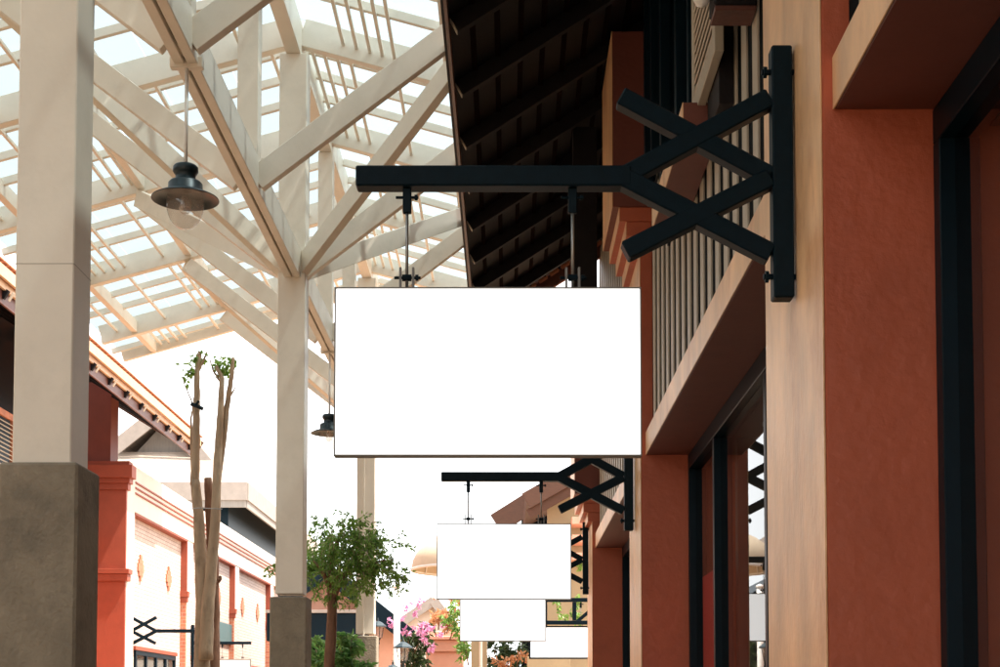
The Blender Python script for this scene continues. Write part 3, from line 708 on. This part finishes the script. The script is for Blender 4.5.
def lantern(label, x, ytop, Yd, s):
    p = at(x, ytop, Yd); z = p.z - .62 * s; t = thing('lantern_post', label, 'street lamp', (p.x, Yd, 0), 'black lantern posts')
    c = (p.x, Yd, 0)
    m = MB(); m.lathe([(.10 * s, 0), (.10 * s, .1), (.05 * s, .3), (.035 * s, .5), (.035 * s, z - .2 * s), (.06 * s, z - .16 * s), (.04 * s, z - .08 * s), (.10 * s, z)], 14, c); m.build('post', 'lampmetal', t, True)
    m = MB(); m.lathe([(.0, z + .62 * s), (.02 * s, z + .56 * s), (.03 * s, z + .50 * s), (.12 * s, z + .46 * s), (.25 * s, z + .36 * s), (.26 * s, z + .33 * s), (.0, z + .34 * s)], 8, c); m.build('roof', 'lampmetal', t)
    m = MB(); m.lathe([(.11 * s, z + .01), (.17 * s, z + .33 * s)], 8, c); m.build('glass', 'globe', t)
    for k in range(4):
        q = k * math.pi / 2 + .4
        bar('rib', (p.x + .115 * s * math.cos(q), Yd + .115 * s * math.sin(q), z), (p.x + .18 * s * math.cos(q), Yd + .18 * s * math.sin(q), z + .34 * s), .018 * s, .018 * s, 'lampmetal', t)
lantern('black lantern on a post beside the pink bougainvillea', 403, 637, 30, .8)
lantern('lower black lantern just left of the lantern beside the bougainvillea', 393, 660, 30.6, .8)
lantern('black lantern half hidden right behind the third column', 378, 617, 34, .8)
# pink gabled house, terracotta kiosk
PH = thing('pink_house', 'far pale pink gabled house behind the bougainvillea', 'house', (-4.5, 64, 0))
pk = at(434, 598, 62); a = at(395, 624, 62); b = at(462, 636, 62)
gw = MB(); A0 = Vector((a.x - .2, 62.3, a.z - .1)); B0 = Vector((b.x, 62.3, b.z - .1)); K0 = Vector((pk.x, 62.3, pk.z - .1))
pts = [Vector((A0.x, 62.3, 0)), Vector((B0.x, 62.3, 0)), B0, K0, A0]; gw.add(pts + [p + Vector((0, 8, 0)) for p in pts], [[0, 1, 2, 3, 4], [9, 8, 7, 6, 5], [0, 5, 6, 1], [1, 6, 7, 2], [2, 7, 8, 3], [3, 8, 9, 4], [4, 9, 5, 0]])
gw.build('gable_wall', 'plaster', PH)
for q in (a, b):
    bar('roof_slope', (q.x, 66.3, q.z), (pk.x, 66.3, pk.z), 8.6, .1, 'pinkwall', PH); dy = .02 if q is a else 0; bar('barge_board', (q.x, 61.9 + dy, q.z - .12), (pk.x, 61.9 + dy, pk.z - .12), .1, .4, 'greyroof', PH)
KS = thing('terracotta_gatepost', 'pink terracotta pier with a stepped cap beside the bougainvillea', 'gate pier', (at(446, 667, 36).x, 36, 0))
a = at(426, 660, 36); b = at(463, 645, 36)
box('shaft', (a.x, 36, 0), (b.x, 37, at(440, 652, 36).z), 'pinkwall', KS, .02)
for i, (yt, yb_, o_) in enumerate(((640, 651.8, .06), (636, 639.8, .12), (631, 635.8, -.08))): box('cap', (a.x - o_, 36 - o_, at(440, yb_, 36).z), (b.x + o_, 37 + o_, at(440, yt, 36).z), 'pinkwall', KS, .015)
BV = shrub('pink bougainvillea climbing over dark green vines beside the lantern', [(415, 650, 14), (412, 665, 14), (420, 640, 10), (425, 632, 8), (408, 640, 8)], 34.5, 1100, .13, 'leafdark', name='bougainvillea')
bushy(BV, [(at(x, y, 34.2), r * 34 / 1450) for x, y, r in ((430, 625, 9), (437, 630, 8), (425, 640, 7), (418, 630, 6), (428, 648, 5), (414, 612, 5), (420, 606, 6), (403, 620, 6), (408, 606, 5), (390, 625, 5), (402, 632, 5), (421, 634, 7))], 520, .09, 'petal', 'blossom', .2)
shrub('orange tinged creeper beside the left edge of the third sign', [(440, 615, 7), (447, 620, 7), (452, 612, 6), (432, 622, 6), (456, 600, 5), (455, 625, 6)], 35, 480, .13, 'leaforange', name='creeper')
shrub('dark green creeper hanging beside the third sign', [(452, 618, 8), (458, 608, 7), (459, 628, 8), (466, 650, 10)], 33.5, 600, .12, 'leaf', name='creeper')
# canvas parasol
UY = 27.0; uc = at(481, 540, UY)
UM = thing('canvas_parasol', 'domed beige canvas parasol mostly hidden behind the second sign', 'parasol', (uc.x, UY, 0))
ur = 70 * UY / 1450; zl = at(412, 569, UY).z; zt_ = zl + .78
prof = [(ur * math.cos(a_), zl + (zt_ - zl) * math.sin(a_)) for a_ in [i * math.pi / 2 / 8 for i in range(9)]]
m = MB(); m.lathe(prof[:-1] + [(.01, zt_)], 32, (uc.x, UY, 0)); m.build('canopy', 'canvas', UM, True)
for k in range(8):
    q = k * math.pi / 4 + .2; m = MB(); m.tube([(uc.x + r_ * .985 * math.cos(q), UY + r_ * .985 * math.sin(q), z_ - .02) for r_, z_ in prof], .014, 6); m.build('rib', 'whitepaint', UM)
m = MB(); m.lathe([(ur, zl), (ur + .015, zl - .03), (ur, zl - .05)], 32, (uc.x, UY, 0)); m.build('valance', 'whitepaint', UM, True)
m = MB(); m.tube([(uc.x, UY, 0), (uc.x, UY, zt_ - .02)], .03, 10); m.build('pole', 'whitepaint', UM, True)
# planting and post under the signs
GP = thing('square_post', 'dull olive square post standing below the third sign', 'post', (at(478, 667, 31).x, 31, 0))
a = at(471, 667, 31); b = at(487, 635, 31); box('shaft', (a.x, 31, .12), (b.x, 31.35, b.z), 'creamwall', GP); box('base', (a.x - .05, 30.95, 0), (b.x + .05, 31.4, .12), 'concrete', GP); box('cap', (a.x - .04, 30.96, b.z), (b.x + .04, 31.39, b.z + .08), 'concrete', GP)
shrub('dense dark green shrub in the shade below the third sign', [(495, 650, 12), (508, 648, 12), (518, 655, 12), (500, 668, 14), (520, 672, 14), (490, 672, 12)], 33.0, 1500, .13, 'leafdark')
shrub('pale flowered shrub in the shade beside the small framed sign', [(508, 662, 8), (518, 656, 7), (500, 665, 6)], 31.0, 260, .10, 'leaforange')
# ------------------------------------------------------------------ cream gabled shop beyond the third pier
CG = thing('cream_shop', 'cream walled shop with brown barge boards beyond the third red pier', 'building', (3, 32, 0))
gy = 29.0
e0 = at(526, 501, gy); e1 = Vector((e0.x + 4.5, gy, e0.z + 2.55))
box('front_wall', (at(548, 500, gy).x, gy + .5, 0), (6, gy + .7, e0.z + .55), 'creamwall', CG)
box('gable_infill', (1.6, gy + .5, e0.z + .55), (6, gy + .7, e0.z + 1.2), 'creamwall', CG)
bar('barge_board', e0, e1, .06, .34, 'brownboard', CG); bar('barge_board', e0 + Vector((.05, .05, -.26)), e1 + Vector((.05, .05, -.26)), .06, .2, 'brownboard', CG)
bar('roof_slope', e0 + Vector((0, 4, .12)), e1 + Vector((0, 4, .12)), 8, .08, 'brownboard', CG)
f0 = at(496, 524, gy + 5); f1 = f0 + Vector((1.5, 0, .95))
bar('lower_barge_board', f0, f1, .06, .5, 'brownboard', CG)
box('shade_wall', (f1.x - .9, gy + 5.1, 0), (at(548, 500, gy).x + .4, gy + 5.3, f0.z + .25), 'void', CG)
c0 = at(527, 657, 28); box('counter_panel', (c0.x, 27.9, 0), (at(570, 657, 28).x, 28, c0.z), 'creamwall', CG)
for i in range(3): box('wall_moulding', (at(572, 540, 28.8).x, 28.75 + i * .02, at(572, 560 - 18 * i, 28.8).z), (at(586, 540, 28.8).x, gy + .49, at(572, 560 - 18 * i, 28.8).z + .14), 'pinkwall', CG)
VN = thing('hanging_vine', 'thin green vines trailing on the cream wall above the small framed sign', 'vine', (at(565, 610, 28.7).x, 28.7, 0))
vm = MB()
for x, y, l_ in ((560, 612, 14), (566, 618, 10), (578, 600, 16), (577, 610, 16), (556, 600, 6), (573, 612, 12), (580, 565, 8), (578, 618, 12)):
    for j in range(26):
        p = at(x + random.uniform(-2.2, 2.2), y - l_ / 2 + l_ * random.random(), 28.85 + random.uniform(-.1, .05)); vm.leaf(p, .09, .05, rv() + Vector((0, 0, -1)), rv())
vm.build('foliage', 'leaf', VN)
vs2 = MB()
for x in (560, 577): vs2.tube([at(x, 595, 28.95), at(x + 1, 625, 28.95)], .008, 5)
vs2.build('stems', 'bark', VN)
